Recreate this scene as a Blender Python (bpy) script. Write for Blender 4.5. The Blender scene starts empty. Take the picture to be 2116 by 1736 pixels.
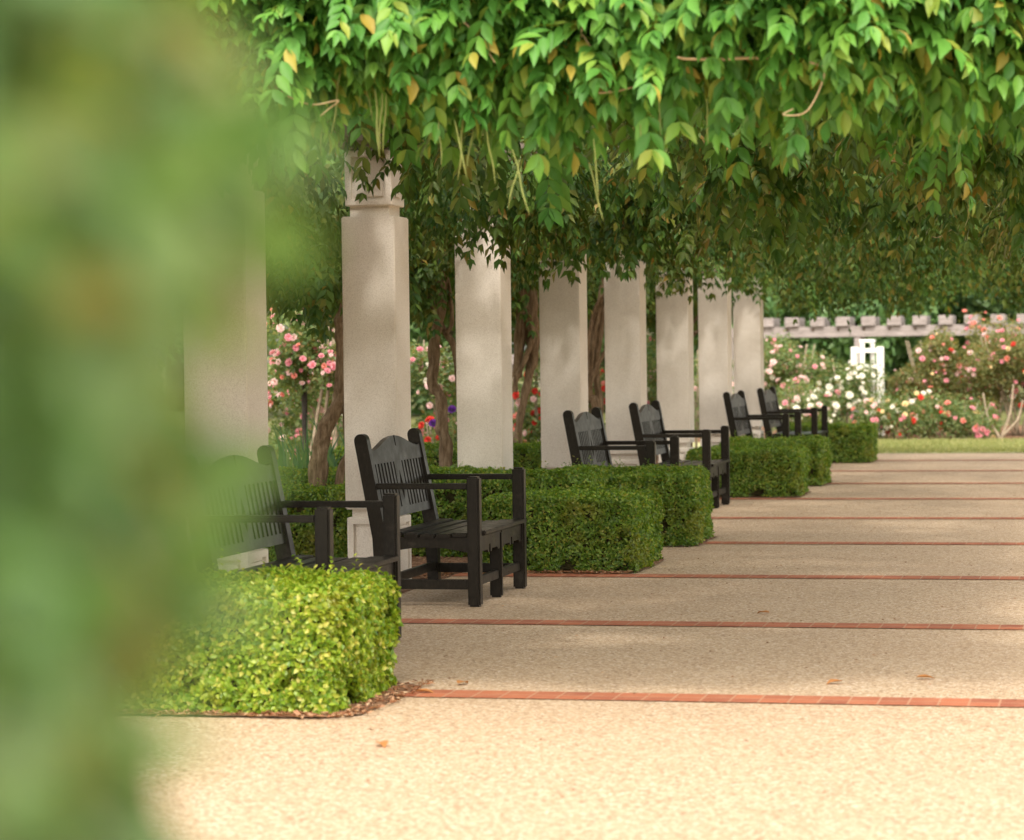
import bpy, bmesh, math, random
import numpy as np
from mathutils import Vector, Matrix

R = math.radians
PI = math.pi
scene = bpy.context.scene
COL = scene.collection
random.seed(4)

# ------------------------------------------------------------------ camera numbers
F_PX = 5387.7 / 2116.0            # focal length in image widths
YAW, PITCH, ROLL = 0.22652, -0.02488, -0.01311
CAM = np.array([0.0, 0.0, 1.4])
FWD = np.array([-math.sin(YAW), math.cos(YAW), 0.0])
RGT = np.array([math.cos(YAW), math.sin(YAW), 0.0])


def col_x(x, Y):
    """world X of the photograph's column x (2116 wide) at distance Y along the walk"""
    return (x - 2298.0) / 5387.0 * Y


# ------------------------------------------------------------------ object helpers
def tag(o, label=None, cat=None, group=None, kind=None):
    if label: o['label'] = label
    if cat: o['category'] = cat
    if group: o['group'] = group
    if kind: o['kind'] = kind
    return o


def empty(name, loc=(0, 0, 0), rz=0.0):
    o = bpy.data.objects.new(name, None)
    o.empty_display_size = 0.1
    o.location = loc
    o.rotation_euler = (0, 0, rz)
    COL.objects.link(o)
    return o


def link(name, me, mat, parent=None):
    o = bpy.data.objects.new(name, me)
    if mat is not None and len(me.materials) == 0:
        me.materials.append(mat)
    COL.objects.link(o)
    if parent is not None:
        o.parent = parent
    return o


def bm_obj(name, bm, mat, parent=None, smooth=False):
    me = bpy.data.meshes.new(name)
    bmesh.ops.recalc_face_normals(bm, faces=bm.faces)
    for f in bm.faces:
        f.smooth = smooth
    bm.to_mesh(me)
    bm.free()
    return link(name, me, mat, parent)


def tri_mesh(name, verts, tris, smooth=True):
    me = bpy.data.meshes.new(name)
    verts = np.ascontiguousarray(verts, dtype=np.float32)
    tris = np.ascontiguousarray(tris, dtype=np.int32)
    me.vertices.add(len(verts))
    me.vertices.foreach_set('co', verts.ravel())
    me.loops.add(tris.size)
    me.loops.foreach_set('vertex_index', tris.ravel())
    me.polygons.add(len(tris))
    me.polygons.foreach_set('loop_start', np.arange(0, tris.size, 3, dtype=np.int32))
    me.polygons.foreach_set('use_smooth', np.full(len(tris), smooth, dtype=bool))
    me.update(calc_edges=True)
    return me


def copy_tree(o, parent=None):
    c = o.copy()
    COL.objects.link(c)
    if parent is not None:
        c.parent = parent
    for ch in list(o.children):
        copy_tree(ch, c)
    return c


def add_box(bm, x0, x1, y0, y1, z0, z1, bevel=0.0, mtx=None):
    b = bmesh.new()
    bmesh.ops.create_cube(b, size=1.0)
    for v in b.verts:
        v.co = Vector(((x0 + x1) / 2 + v.co.x * (x1 - x0), (y0 + y1) / 2 + v.co.y * (y1 - y0), (z0 + z1) / 2 + v.co.z * (z1 - z0)))
    if bevel:
        bmesh.ops.bevel(b, geom=list(b.edges), offset=bevel, segments=2, affect='EDGES')
    if mtx is not None:
        bmesh.ops.transform(b, matrix=mtx, verts=b.verts)
    merge(bm, b)


def merge(bm, b):
    vm = {}
    for v in b.verts:
        vm[v] = bm.verts.new(v.co)
    for f in b.faces:
        try:
            bm.faces.new([vm[v] for v in f.verts])
        except ValueError:
            pass
    b.free()


def add_prism(bm, pts, d, mtx=None):
    """polygon pts (3-D) extruded by vector d"""
    b = bmesh.new()
    d = Vector(d)
    lo = [b.verts.new(Vector(p)) for p in pts]
    hi = [b.verts.new(Vector(p) + d) for p in pts]
    b.faces.new(lo)
    b.faces.new(hi[::-1])
    n = len(pts)
    for i in range(n):
        b.faces.new((lo[i], lo[(i + 1) % n], hi[(i + 1) % n], hi[i]))
    bmesh.ops.recalc_face_normals(b, faces=b.faces)
    if mtx is not None:
        bmesh.ops.transform(b, matrix=mtx, verts=b.verts)
    merge(bm, b)


def wob(p, s, seed=0.0):
    """cheap smooth pseudo noise, about -1..1, for arrays (n,3)"""
    x, y, z = p[:, 0] * s, p[:, 1] * s, p[:, 2] * s
    a = np.sin(x * 1.7 + seed * 1.3 + 1.9 * np.sin(y * 1.1 + seed)) + np.sin(y * 1.9 + 2.1 * np.sin(z * 1.3 + seed * 2.1) + seed)
    b = np.sin(z * 2.1 + 1.7 * np.sin(x * 1.5 - seed)) + 0.6 * np.sin((x + y) * 3.1 + seed * 3.7) + 0.6 * np.sin((y - z + x * 0.5) * 3.7 - seed)
    return (a + b) / 3.4


def catmull(P, rad, n):
    P = np.asarray(P, float)
    rad = np.asarray(rad, float)
    Q = np.vstack([2 * P[0] - P[1], P, 2 * P[-1] - P[-2]])
    out, rr = [], []
    for i in range(len(P) - 1):
        p0, p1, p2, p3 = Q[i], Q[i + 1], Q[i + 2], Q[i + 3]
        for k in range(n):
            t = k / n
            out.append(0.5 * ((2 * p1) + (-p0 + p2) * t + (2 * p0 - 5 * p1 + 4 * p2 - p3) * t * t + (-p0 + 3 * p1 - 3 * p2 + p3) * t ** 3))
            rr.append(rad[i] * (1 - t) + rad[i + 1] * t)
    out.append(P[-1]); rr.append(rad[-1])
    return np.array(out), np.array(rr)


def tube_arrays(P, rad, seg=10, sub=6, rough=0.0, seed=0.0):
    C, rr = catmull(P, rad, sub)
    T = np.gradient(C, axis=0)
    T /= np.linalg.norm(T, axis=1)[:, None] + 1e-9
    ref = np.array([0.31, 0.95, 0.05])
    V = []
    for i in range(len(C)):
        a = np.cross(T[i], ref); a /= np.linalg.norm(a) + 1e-9
        b = np.cross(T[i], a)
        th = np.linspace(0, 2 * PI, seg, endpoint=False)
        r = rr[i] * np.ones(seg)
        if rough:
            q = np.stack([np.cos(th + i * 0.09) * 2, np.sin(th + i * 0.09) * 2, np.full(seg, i / sub * 1.1)], 1)
            r = r * (1 + rough * wob(q, 1.6, seed) + rough * 0.7 * np.sin(th * 4 + i * 0.22 + seed) * 0.6 + rough * 0.5 * math.sin(i * 0.9 + seed) * np.sin(th * 2 + seed))
        V.append(C[i] + np.outer(np.cos(th) * r, a) + np.outer(np.sin(th) * r, b))
    V = np.vstack(V)
    tr = []
    for i in range(len(C) - 1):
        for j in range(seg):
            a, b = i * seg + j, i * seg + (j + 1) % seg
            c, d = a + seg, b + seg
            tr += [(a, b, d), (a, d, c)]
    n = len(V)
    V = np.vstack([V, C[0], C[-1]])
    m = (len(C) - 1) * seg
    for j in range(seg):
        tr += [(n, (j + 1) % seg, j), (n + 1, m + j, m + (j + 1) % seg)]
    return V, np.array(tr)


def tube_obj(name, P, rad, mat, parent=None, **k):
    V, T = tube_arrays(P, rad, **k)
    return link(name, tri_mesh(name, V, T), mat, parent)


# leaf templates: columns are (along, across, lift)
LEAF_LO = (np.array([(0, 0, 0), (.42, .5, .10), (1, 0, -.10), (.42, -.5, .10)]), np.array([(0, 2, 1), (0, 3, 2)]))
LEAF_HI = (np.array([(0, 0, 0), (.35, 0, -.02), (.7, 0, -.04), (1, 0, -.16),
                     (.22, .36, .07), (.50, .5, .08), (.78, .27, .0),
                     (.22, -.36, .07), (.50, -.5, .08), (.78, -.27, .0)]),
           np.array([(0, 1, 4), (1, 5, 4), (1, 2, 5), (2, 6, 5), (2, 3, 6), (0, 7, 1), (1, 7, 8), (1, 8, 2), (2, 8, 9), (2, 9, 3)]))


def leaf_arrays(pos, tip, nrm, L, W, tmpl=LEAF_LO):
    tv, tf = tmpl
    n = len(pos)
    tip = tip / (np.linalg.norm(tip, axis=1)[:, None] + 1e-9)
    side = np.cross(nrm, tip)
    side /= np.linalg.norm(side, axis=1)[:, None] + 1e-9
    up = np.cross(tip, side)
    L = np.broadcast_to(L, n); W = np.broadcast_to(W, n)
    V = (pos[:, None, :] + tip[:, None, :] * (tv[None, :, 0] * L[:, None])[:, :, None]
         + side[:, None, :] * (tv[None, :, 1] * W[:, None])[:, :, None]
         + up[:, None, :] * (tv[None, :, 2] * L[:, None])[:, :, None])
    F = tf[None] + (np.arange(n) * len(tv))[:, None, None]
    return V.reshape(-1, 3), F.reshape(-1, 3)


def unit(v):
    return v / (np.linalg.norm(v, axis=1)[:, None] + 1e-9)


# ------------------------------------------------------------------ materials
class NT:
    def __init__(self, name):
        self.m = bpy.data.materials.new(name)
        self.m.use_nodes = True
        self.t = self.m.node_tree
        self.t.nodes.clear()
        self.out = self.t.nodes.new('ShaderNodeOutputMaterial')

    def n(self, kind, **kw):
        nd = self.t.nodes.new(kind)
        for k, v in kw.items():
            if k.startswith('i_'):
                nd.inputs[k[2:].replace('_', ' ')].default_value = v
            else:
                setattr(nd, k, v)
        return nd

    def l(self, a, b):
        self.t.links.new(a, b)

    def coords(self):
        return self.n('ShaderNodeTexCoord').outputs['Object']

    def noise(self, scale, detail=4, rough=.55, vec=None):
        nd = self.n('ShaderNodeTexNoise')
        nd.inputs['Scale'].default_value = scale
        nd.inputs['Detail'].default_value = detail
        nd.inputs['Roughness'].default_value = rough
        if vec is not None: self.l(vec, nd.inputs['Vector'])
        return nd.outputs['Fac']

    def ramp(self, fac, stops):
        r = self.n('ShaderNodeValToRGB')
        e = r.color_ramp.elements
        while len(e) < len(stops): e.new(0.5)
        for el, (p, c) in zip(e, stops):
            el.position = p
            el.color = (c[0], c[1], c[2], 1) if not isinstance(c, (int, float)) else (c, c, c, 1)
        self.l(fac, r.inputs['Fac'])
        return r.outputs['Color']

    def mix(self, fac, a, b, mode='MIX'):
        m = self.n('ShaderNodeMix', data_type='RGBA', blend_type=mode)
        for sock, v in ((m.inputs['Factor'], fac), (m.inputs['A'], a), (m.inputs['B'], b)):
            if hasattr(v, 'is_linked'): self.l(v, sock)
            elif isinstance(v, (int, float)): sock.default_value = v
            else: sock.default_value = (v[0], v[1], v[2], 1)
        # the colour sockets of the Mix node share names with the float ones: set them by index
        return m.outputs['Result']

    def bsdf(self, colour, rough=.8, spec=.3, bump=None, bump_d=.01, bump_s=.5, **kw):
        p = self.n('ShaderNodeBsdfPrincipled')
        if hasattr(colour, 'is_linked'): self.l(colour, p.inputs['Base Color'])
        else: p.inputs['Base Color'].default_value = (*colour, 1)
        p.inputs['Roughness'].default_value = rough
        p.inputs['Specular IOR Level'].default_value = spec
        if bump is not None:
            b = self.n('ShaderNodeBump')
            b.inputs['Distance'].default_value = bump_d
            b.inputs['Strength'].default_value = bump_s
            self.l(bump, b.inputs['Height'])
            self.l(b.outputs['Normal'], p.inputs['Normal'])
        self.l(p.outputs['BSDF'], self.out.inputs['Surface'])
        return p


def _mix(self, fac, a, b, mode='MIX'):
    m = self.n('ShaderNodeMix', data_type='RGBA', blend_type=mode)
    fs, A, B = m.inputs[0], m.inputs[6], m.inputs[7]
    for sock, v in ((fs, fac), (A, a), (B, b)):
        if hasattr(v, 'is_linked'): self.l(v, sock)
        elif isinstance(v, (int, float)): sock.default_value = v
        else: sock.default_value = (v[0], v[1], v[2], 1)
    return m.outputs[2]


NT.mix = _mix


def leaf_mat(name, stops, trans=.45, rough=.42, spec=.4, patch=None, patch_scale=1.2, patch_at=(.58, .72), tcol=1.25):
    """two sided leaf: per leaf random colour from stops, patches of another colour, light passing through"""
    t = NT(name)
    g = t.n('ShaderNodeNewGeometry')
    c = t.ramp(g.outputs['Random Per Island'], stops)
    if patch is not None:
        nz = t.noise(patch_scale, 3, .6, t.coords())
        c = t.mix(t.ramp(nz, [(patch_at[0], 0.0), (patch_at[1], .75)]), c, patch)
    p = t.n('ShaderNodeBsdfPrincipled')
    t.l(c, p.inputs['Base Color'])
    p.inputs['Roughness'].default_value = rough
    p.inputs['Specular IOR Level'].default_value = spec
    tr = t.n('ShaderNodeBsdfTranslucent')
    t.l(t.mix(1.0, c, (1.15 * tcol, 1.05 * tcol, .45 * tcol), 'MULTIPLY'), tr.inputs['Color'])
    ms = t.n('ShaderNodeMixShader')
    ms.inputs[0].default_value = trans
    t.l(p.outputs['BSDF'], ms.inputs[1]); t.l(tr.outputs['BSDF'], ms.inputs[2])
    t.l(ms.outputs[0], t.out.inputs['Surface'])
    return t.m


M = {}
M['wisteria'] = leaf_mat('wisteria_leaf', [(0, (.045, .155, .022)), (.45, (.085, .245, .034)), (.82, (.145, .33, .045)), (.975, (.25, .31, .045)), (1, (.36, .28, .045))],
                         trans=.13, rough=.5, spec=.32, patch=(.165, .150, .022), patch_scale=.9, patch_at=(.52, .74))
M['wisteria_olive_shaded'] = leaf_mat('wisteria_leaf_olive_shaded', [(0, (.036, .105, .015)), (.45, (.068, .155, .020)), (.82, (.115, .205, .026)), (.965, (.19, .20, .03)), (1, (.30, .20, .035))],
                               trans=.12, rough=.5, spec=.35, patch=(.150, .125, .018), patch_scale=.9, patch_at=(.48, .72))  # olive leaves, also darkened: shade under the canopy put into the colour
M['shrub'] = leaf_mat('shrub_leaf', [(0, (.12, .24, .09)), (.5, (.185, .33, .13)), (.85, (.28, .42, .19)), (1, (.36, .29, .12))], patch=(.20, .23, .08), patch_scale=9, trans=.5)
M['hedge_lit'] = leaf_mat('box_leaf_sunlit', [(0, (.12, .24, .02)), (.5, (.27, .40, .035)), (.85, (.42, .52, .06)), (1, (.60, .56, .14))], patch=(.30, .25, .03), patch_scale=3.5, spec=.5, rough=.35)  # brighter copy of the box leaf: sunlight on the front hedge put into the colour
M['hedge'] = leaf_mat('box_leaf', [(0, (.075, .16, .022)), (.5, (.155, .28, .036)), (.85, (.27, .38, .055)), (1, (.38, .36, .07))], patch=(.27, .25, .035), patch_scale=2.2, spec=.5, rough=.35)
M['rose_leaf'] = leaf_mat('rose_leaf', [(0, (.08, .15, .05)), (.5, (.17, .25, .09)), (.85, (.27, .34, .14)), (1, (.30, .20, .09))], spec=.4)
M['rose_leaf_bronze'] = leaf_mat('rose_leaf_bronze', [(0, (.10, .14, .04)), (.5, (.20, .225, .08)), (.85, (.28, .28, .11)), (1, (.32, .15, .07))], spec=.4)
M['tree_leaf'] = leaf_mat('tree_leaf', [(0, (.075, .165, .055)), (.6, (.14, .26, .09)), (1, (.21, .33, .13))], trans=.3, patch=(.09, .17, .06), patch_scale=.35)
M['tree_leaf_dark'] = leaf_mat('tree_leaf_dark', [(0, (.045, .095, .04)), (.6, (.09, .165, .065)), (1, (.14, .22, .09))], trans=.25)
M['iris'] = leaf_mat('iris_leaf', [(0, (.07, .17, .09)), (.6, (.12, .25, .13)), (1, (.2, .3, .12))], trans=.35)
M['grass'] = leaf_mat('grass_blade', [(0, (.20, .25, .08)), (.6, (.34, .38, .15)), (1, (.5, .46, .24))], trans=.35)


def petal(name, a, b):
    t = NT(name)
    g = t.n('ShaderNodeNewGeometry')
    c = t.ramp(g.outputs['Random Per Island'], [(0, a), (1, b)])
    p = t.n('ShaderNodeBsdfPrincipled')
    t.l(c, p.inputs['Base Color']); p.inputs['Roughness'].default_value = .6
    p.inputs['Specular IOR Level'].default_value = .2
    tr = t.n('ShaderNodeBsdfTranslucent'); t.l(c, tr.inputs['Color'])
    ms = t.n('ShaderNodeMixShader'); ms.inputs[0].default_value = .35
    t.l(p.outputs['BSDF'], ms.inputs[1]); t.l(tr.outputs['BSDF'], ms.inputs[2]); t.l(ms.outputs[0], t.out.inputs['Surface'])
    return t.m


PETAL = dict(pink=petal('petal_pink', (.78, .26, .33), (.86, .46, .50)), pale=petal('petal_pale_pink', (.85, .55, .55), (.9, .74, .68)),
             white=petal('petal_white', (.85, .80, .68), (.9, .88, .80)), red=petal('petal_red', (.65, .035, .03), (.80, .10, .07)),
             yellow=petal('petal_yellow', (.85, .62, .28), (.9, .78, .5)), coral=petal('petal_coral', (.80, .24, .18), (.86, .42, .34)),
             purple=petal('petal_purple', (.16, .04, .35), (.30, .09, .5)))


def m_stucco():
    t = NT('stucco')
    co = t.coords()
    fine = t.noise(190, 3, .6, co)
    mid = t.noise(5, 5, .6, co)
    big = t.noise(1.1, 3, .5, co)
    c = t.ramp(fine, [(.30, (.56, .50, .42)), (.5, (.74, .68, .59)), (.70, (.82, .77, .69))])
    c = t.mix(t.ramp(mid, [(.35, .0), (.75, .14)]), c, (.48, .40, .31))
    mp = t.n('ShaderNodeMapping'); mp.inputs['Scale'].default_value = (9, 9, .7); t.l(co, mp.inputs['Vector'])
    streak = t.noise(1.0, 4, .6, mp.outputs['Vector'])
    c = t.mix(t.ramp(streak, [(.52, .0), (.80, .16)]), c, (.42, .36, .28))
    c = t.mix(t.ramp(big, [(.4, .0), (.7, .15)]), c, (.70, .63, .53))
    t.bsdf(c, .9, .2, fine, .004, .5)
    return t.m


def m_paving():
    t = NT('exposed_aggregate')
    co = t.coords()
    v = t.n('ShaderNodeTexVoronoi'); v.inputs['Scale'].default_value = 85; v.inputs['Randomness'].default_value = 1; t.l(co, v.inputs['Vector'])
    sep = t.n('ShaderNodeSeparateColor'); t.l(v.outputs['Color'], sep.inputs['Color'])
    c = t.ramp(sep.outputs[0], [(0, (.24, .150, .085)), (.18, (.42, .29, .170)), (.55, (.53, .392, .245)), (.82, (.62, .485, .335)), (1, (.72, .62, .48))])
    edge = t.ramp(v.outputs['Distance'], [(.30, .0), (.75, .50)])
    c = t.mix(edge, c, (.40, .295, .195))
    big = t.noise(.55, 5, .6, co)
    c = t.mix(t.ramp(big, [(.38, .0), (.72, .26)]), c, (.43, .30, .19))
    mid = t.noise(3.2, 6, .7, co)
    c = t.mix(t.ramp(mid, [(.50, .0), (.80, .13)]), c, (.72, .61, .46))
    spots = t.noise(16, 4, .7, co)
    c = t.mix(t.ramp(spots, [(.60, .0), (.72, .28)]), c, (.30, .20, .12))
    t.bsdf(c, .85, .25, v.outputs['Distance'], .004, .6)
    return t.m


def m_brick():
    t = NT('terracotta_brick_band')
    co = t.coords()
    b = t.n('ShaderNodeTexBrick')
    b.offset = 0.0; b.squash = 1.0
    b.inputs['Scale'].default_value = 1
    b.inputs['Brick Width'].default_value = .118
    b.inputs['Row Height'].default_value = .23
    b.inputs['Mortar Size'].default_value = .0045
    b.inputs['Mortar Smooth'].default_value = .2
    b.inputs['Bias'].default_value = 0
    b.inputs['Color1'].default_value = (.45, .15, .07, 1)
    b.inputs['Color2'].default_value = (.30, .095, .05, 1)
    b.inputs['Mortar'].default_value = (.44, .25, .15, 1)
    t.l(co, b.inputs['Vector'])
    c = t.mix(t.ramp(t.noise(14, 5, .65, co), [(.45, .0), (.75, .5)]), b.outputs['Color'], (.50, .24, .13))
    t.bsdf(c, .8, .3, t.noise(60, 4, .6, co), .004, .4)
    return t.m


def m_bench():
    t = NT('dark_painted_timber')
    co = t.coords()
    mp = t.n('ShaderNodeMapping'); mp.inputs['Scale'].default_value = (30, 4, 14); t.l(co, mp.inputs['Vector'])
    g = t.noise(2.2, 5, .65, mp.outputs['Vector'])
    c = t.ramp(g, [(.3, (.011, .009, .0065)), (.6, (.019, .016, .0115)), (.8, (.036, .030, .021))])
    worn = t.noise(9, 5, .7, co)
    c = t.mix(t.ramp(worn, [(.60, .0), (.74, .5)]), c, (.06, .05, .038))
    p = t.bsdf(c, .48, .2, g, .003, .35)
    t.l(t.ramp(worn, [(.3, .26), (.7, .46)]), p.inputs['Roughness'])
    return t.m


def m_bark():
    t = NT('wisteria_bark')
    co = t.coords()
    mp = t.n('ShaderNodeMapping'); mp.inputs['Scale'].default_value = (26, 26, 5); t.l(co, mp.inputs['Vector'])
    g = t.noise(1.6, 6, .7, mp.outputs['Vector'])
    c = t.ramp(g, [(.30, (.085, .055, .03)), (.52, (.25, .17, .10)), (.75, (.42, .32, .21))])
    c = t.mix(t.ramp(t.noise(7, 4, .6, co), [(.55, .0), (.75, .5)]), c, (.10, .075, .035))
    t.bsdf(c, .9, .2, g, .02, .9)
    return t.m


def m_mulch(name='mulch', a=(.10, .05, .028), b=(.24, .13, .075), d=(.36, .24, .15)):
    t = NT(name)
    co = t.coords()
    v = t.n('ShaderNodeTexVoronoi'); v.inputs['Scale'].default_value = 45; t.l(co, v.inputs['Vector'])
    s = t.n('ShaderNodeSeparateColor'); t.l(v.outputs['Color'], s.inputs['Color'])
    c = t.ramp(s.outputs[1], [(0, a), (.6, b), (1, d)])
    t.bsdf(c, .95, .1, v.outputs['Distance'], .02, .8)
    return t.m


def m_simple(name, stops, scale=6, rough=.8, spec=.25, stretch=None, bump=.004):
    t = NT(name)
    co = t.coords()
    if stretch:
        mp = t.n('ShaderNodeMapping'); mp.inputs['Scale'].default_value = stretch; t.l(co, mp.inputs['Vector']); co = mp.outputs['Vector']
    g = t.noise(scale, 5, .62, co)
    t.bsdf(t.ramp(g, stops), rough, spec, g, bump, .5)
    return t.m


M['stucco'] = m_stucco()
M['paving'] = m_paving()
M['brick'] = m_brick()
M['bench'] = m_bench()
M['bark'] = m_bark()
M['mulch'] = m_mulch()
M['litter'] = leaf_mat('dry_litter', [(0, (.20, .085, .04)), (.5, (.36, .18, .10)), (.85, (.48, .30, .18)), (1, (.60, .45, .30))], trans=.15, rough=.8, spec=.1)
M['fallen'] = leaf_mat('fallen_leaf', [(0, (.42, .17, .06)), (1, (.50, .24, .08))], trans=.15, rough=.7, spec=.2)
M['twig'] = m_simple('hedge_twigs', [(.3, (.030, .026, .012)), (.7, (.075, .065, .028))], 40, .95, .1, bump=.02)
M['ground'] = m_simple('garden_soil_and_grass', [(.3, (.10, .11, .045)), (.5, (.16, .17, .06)), (.7, (.21, .20, .09))], 1.4, .95, .1)
M['lawn'] = m_simple('lawn', [(.3, (.30, .31, .14)), (.5, (.42, .42, .21)), (.75, (.52, .48, .28))], 7, .95, .1, bump=.02)
M['grey_wood'] = m_simple('weathered_grey_timber', [(.3, (.20, .175, .16)), (.55, (.31, .275, .26)), (.8, (.40, .365, .345))], 3.2, .85, .2, (1.5, 1.5, 12))
M['dark_wood'] = m_simple('dark_pergola_timber', [(.3, (.10, .085, .065)), (.7, (.2, .17, .13))], 4, .85, .2, (8, 1.5, 8))  # dark brown timber of the pergola frame
M['white_paint'] = m_simple('white_paint', [(.3, (.74, .72, .67)), (.7, (.82, .81, .77))], 9, .6, .3)
M['stake'] = m_simple('dark_stake', [(.3, (.03, .03, .025)), (.7, (.07, .06, .05))], 9, .8, .2)
M['cane'] = m_simple('grey_rose_cane', [(.3, (.20, .155, .10)), (.7, (.40, .33, .24))], 22, .85, .2)
M['stem_green'] = m_simple('green_stem', [(.3, (.16, .20, .05)), (.7, (.28, .30, .09))], 18, .6, .3)
M['tendril'] = m_simple('pale_tendril', [(.3, (.36, .25, .13)), (.7, (.55, .43, .25))], 18, .6, .3)
M['limb'] = m_simple('tree_bark', [(.3, (.06, .045, .03)), (.7, (.17, .13, .09))], 5, .95, .1, (4, 4, 1))
M['rusty'] = m_simple('brown_metal', [(.3, (.05, .035, .022)), (.7, (.11, .075, .045))], 12, .6, .4)


# ------------------------------------------------------------------ setting
def sheet(name, x0, x1, y0, y1, z, mat, nx=1, ny=1):
    bm = bmesh.new()
    g = [[bm.verts.new((x0 + (x1 - x0) * i / nx, y0 + (y1 - y0) * j / ny, z)) for i in range(nx + 1)] for j in range(ny + 1)]
    for j in range(ny):
        for i in range(nx):
            bm.faces.new((g[j][i], g[j][i + 1], g[j + 1][i + 1], g[j + 1][i]))
    return tag(bm_obj(name, bm, mat), kind='structure')


PITCHY = 2.85
BED_X = -4.10
STRIPE0 = 10.42
sheet('ground', -400, 400, -300, 700, -.012, M['ground'])
sheet('pavement', BED_X, 14, -8, 35.5, 0.0, M['paving'])
sheet('garden_bed', -9.5, BED_X, 8.0, 35.5, -.004, M['mulch'])
sheet('lawn', -9.0, 14, 35.5, 40.2, 0.004, M['lawn'])
sheet('rose_bed', -12, 12, 40.2, 48.5, 0.0, M['mulch'])
for k in range(0, 9):
    y = STRIPE0 + k * PITCHY
    sheet('brick_band', 0, 18, -.115, .115, 0, M['brick']).location = (BED_X, y, .004)

# lawn blades
rng = np.random.default_rng(8)
n = 26000
p = np.stack([rng.uniform(-4.5, 1.0, n), rng.uniform(35.5, 40.4, n), np.full(n, .003)], 1)
tip = np.stack([rng.normal(0, .5, n), rng.normal(0, .5, n), np.full(n, .8)], 1)
V, T = leaf_arrays(p, tip, unit(np.stack([rng.normal(0, 1, n), rng.normal(0, 1, n), np.zeros(n)], 1)), rng.uniform(.03, .07, n), .010)
tag(link('lawn_grass', tri_mesh('lawn_grass', V, T), M['grass']), 'short pale green grass of the lawn strip beyond the paving', 'grass', kind='stuff')


# ------------------------------------------------------------------ pillars
def panelled_block(w, z0, z1, slots):
    b = bmesh.new()
    bmesh.ops.create_cube(b, size=1.0)
    for v in b.verts:
        v.co = Vector((v.co.x * w, v.co.y * w, z0 + (v.co.z + .5) * (z1 - z0)))
    bmesh.ops.bevel(b, geom=list(b.edges), offset=.006, segments=1, affect='EDGES')
    sides = [f for f in b.faces if abs(f.normal.z) < .1 and f.calc_area() > .5 * w * (z1 - z0)]
    for f in sides:
        r = bmesh.ops.inset_individual(b, faces=[f], thickness=.048, depth=0)
        r = bmesh.ops.inset_individual(b, faces=[f], thickness=.004, depth=-.022)
        r = bmesh.ops.inset_individual(b, faces=[f], thickness=.020, depth=0)
        r = bmesh.ops.inset_individual(b, faces=[f], thickness=.004, depth=.014)
    return b


def make_pillar():
    root = empty('pillar')
    w = .34
    b = bmesh.new()
    add_box(b, -w / 2, w / 2, -w / 2, w / 2, .455, 2.27, .007)
    bm_obj('shaft', b, M['stucco'], root)
    b = panelled_block(.325, -.02, .405, True)
    add_box(b, -.135, .135, -.135, .135, .405, .455)
    bm_obj('base_block', b, M['stucco'], root)
    b = panelled_block(.30, 2.335, 2.68, False)
    add_box(b, -.125, .125, -.125, .125, 2.27, 2.335)
    bm_obj('capital', b, M['stucco'], root)
    return root


PIL_X = -4.306 - .17
pl = ['pale stucco pillar behind the nearest vine fringe, mostly hidden by the blurred shrub',
      'pale stucco pillar half covered by the blurred green shrub, right behind the nearest bench',
      'widest fully visible stucco pillar, with its carved square capital showing under the vine',
      'stucco pillar right of the forked brown vine trunk, third of those standing clear',
      'stucco pillar just left of the tangled bundle of thin vine stems',
      'stucco pillar just behind the bundle of thin vine stems, partly covered by them',
      'brightest whitish stucco pillar in the middle of the far group, a bench back before it',
      'stucco pillar with a kinked bare vine branch crossing its upper half',
      'farthest stucco pillar at the end of the row, beside the rose garden']
first = None
for k in range(0, 9):
    y = 13.009 - .17 + (k - 1) * PITCHY
    o = make_pillar() if first is None else copy_tree(first)
    if first is None: first = o
    o.location = (PIL_X, y, 0)
    tag(o, pl[k], 'pillar', 'pillars along the walk')

# timber frame carried by the pillars
fr = empty('pergola_frame', (PIL_X, 22, 2.68))
tag(fr, 'dark timber pergola frame resting on the pillars, buried in the vine foliage', 'pergola')
for dx in (-.11, .11, 4.3):
    b = bmesh.new()
    add_box(b, dx - .035, dx + .035, -12.6, 12.2, 0, .22, .004)
    bm_obj('beam', b, M['dark_wood'], fr)
for k in range(0, 26):
    b = bmesh.new()
    yy = -12.4 + k * .97
    add_box(b, -.9, 4.55, yy - .03, yy + .03, .20, .36, .004)
    bm_obj('rafter', b, M['dark_wood'], fr)


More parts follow.
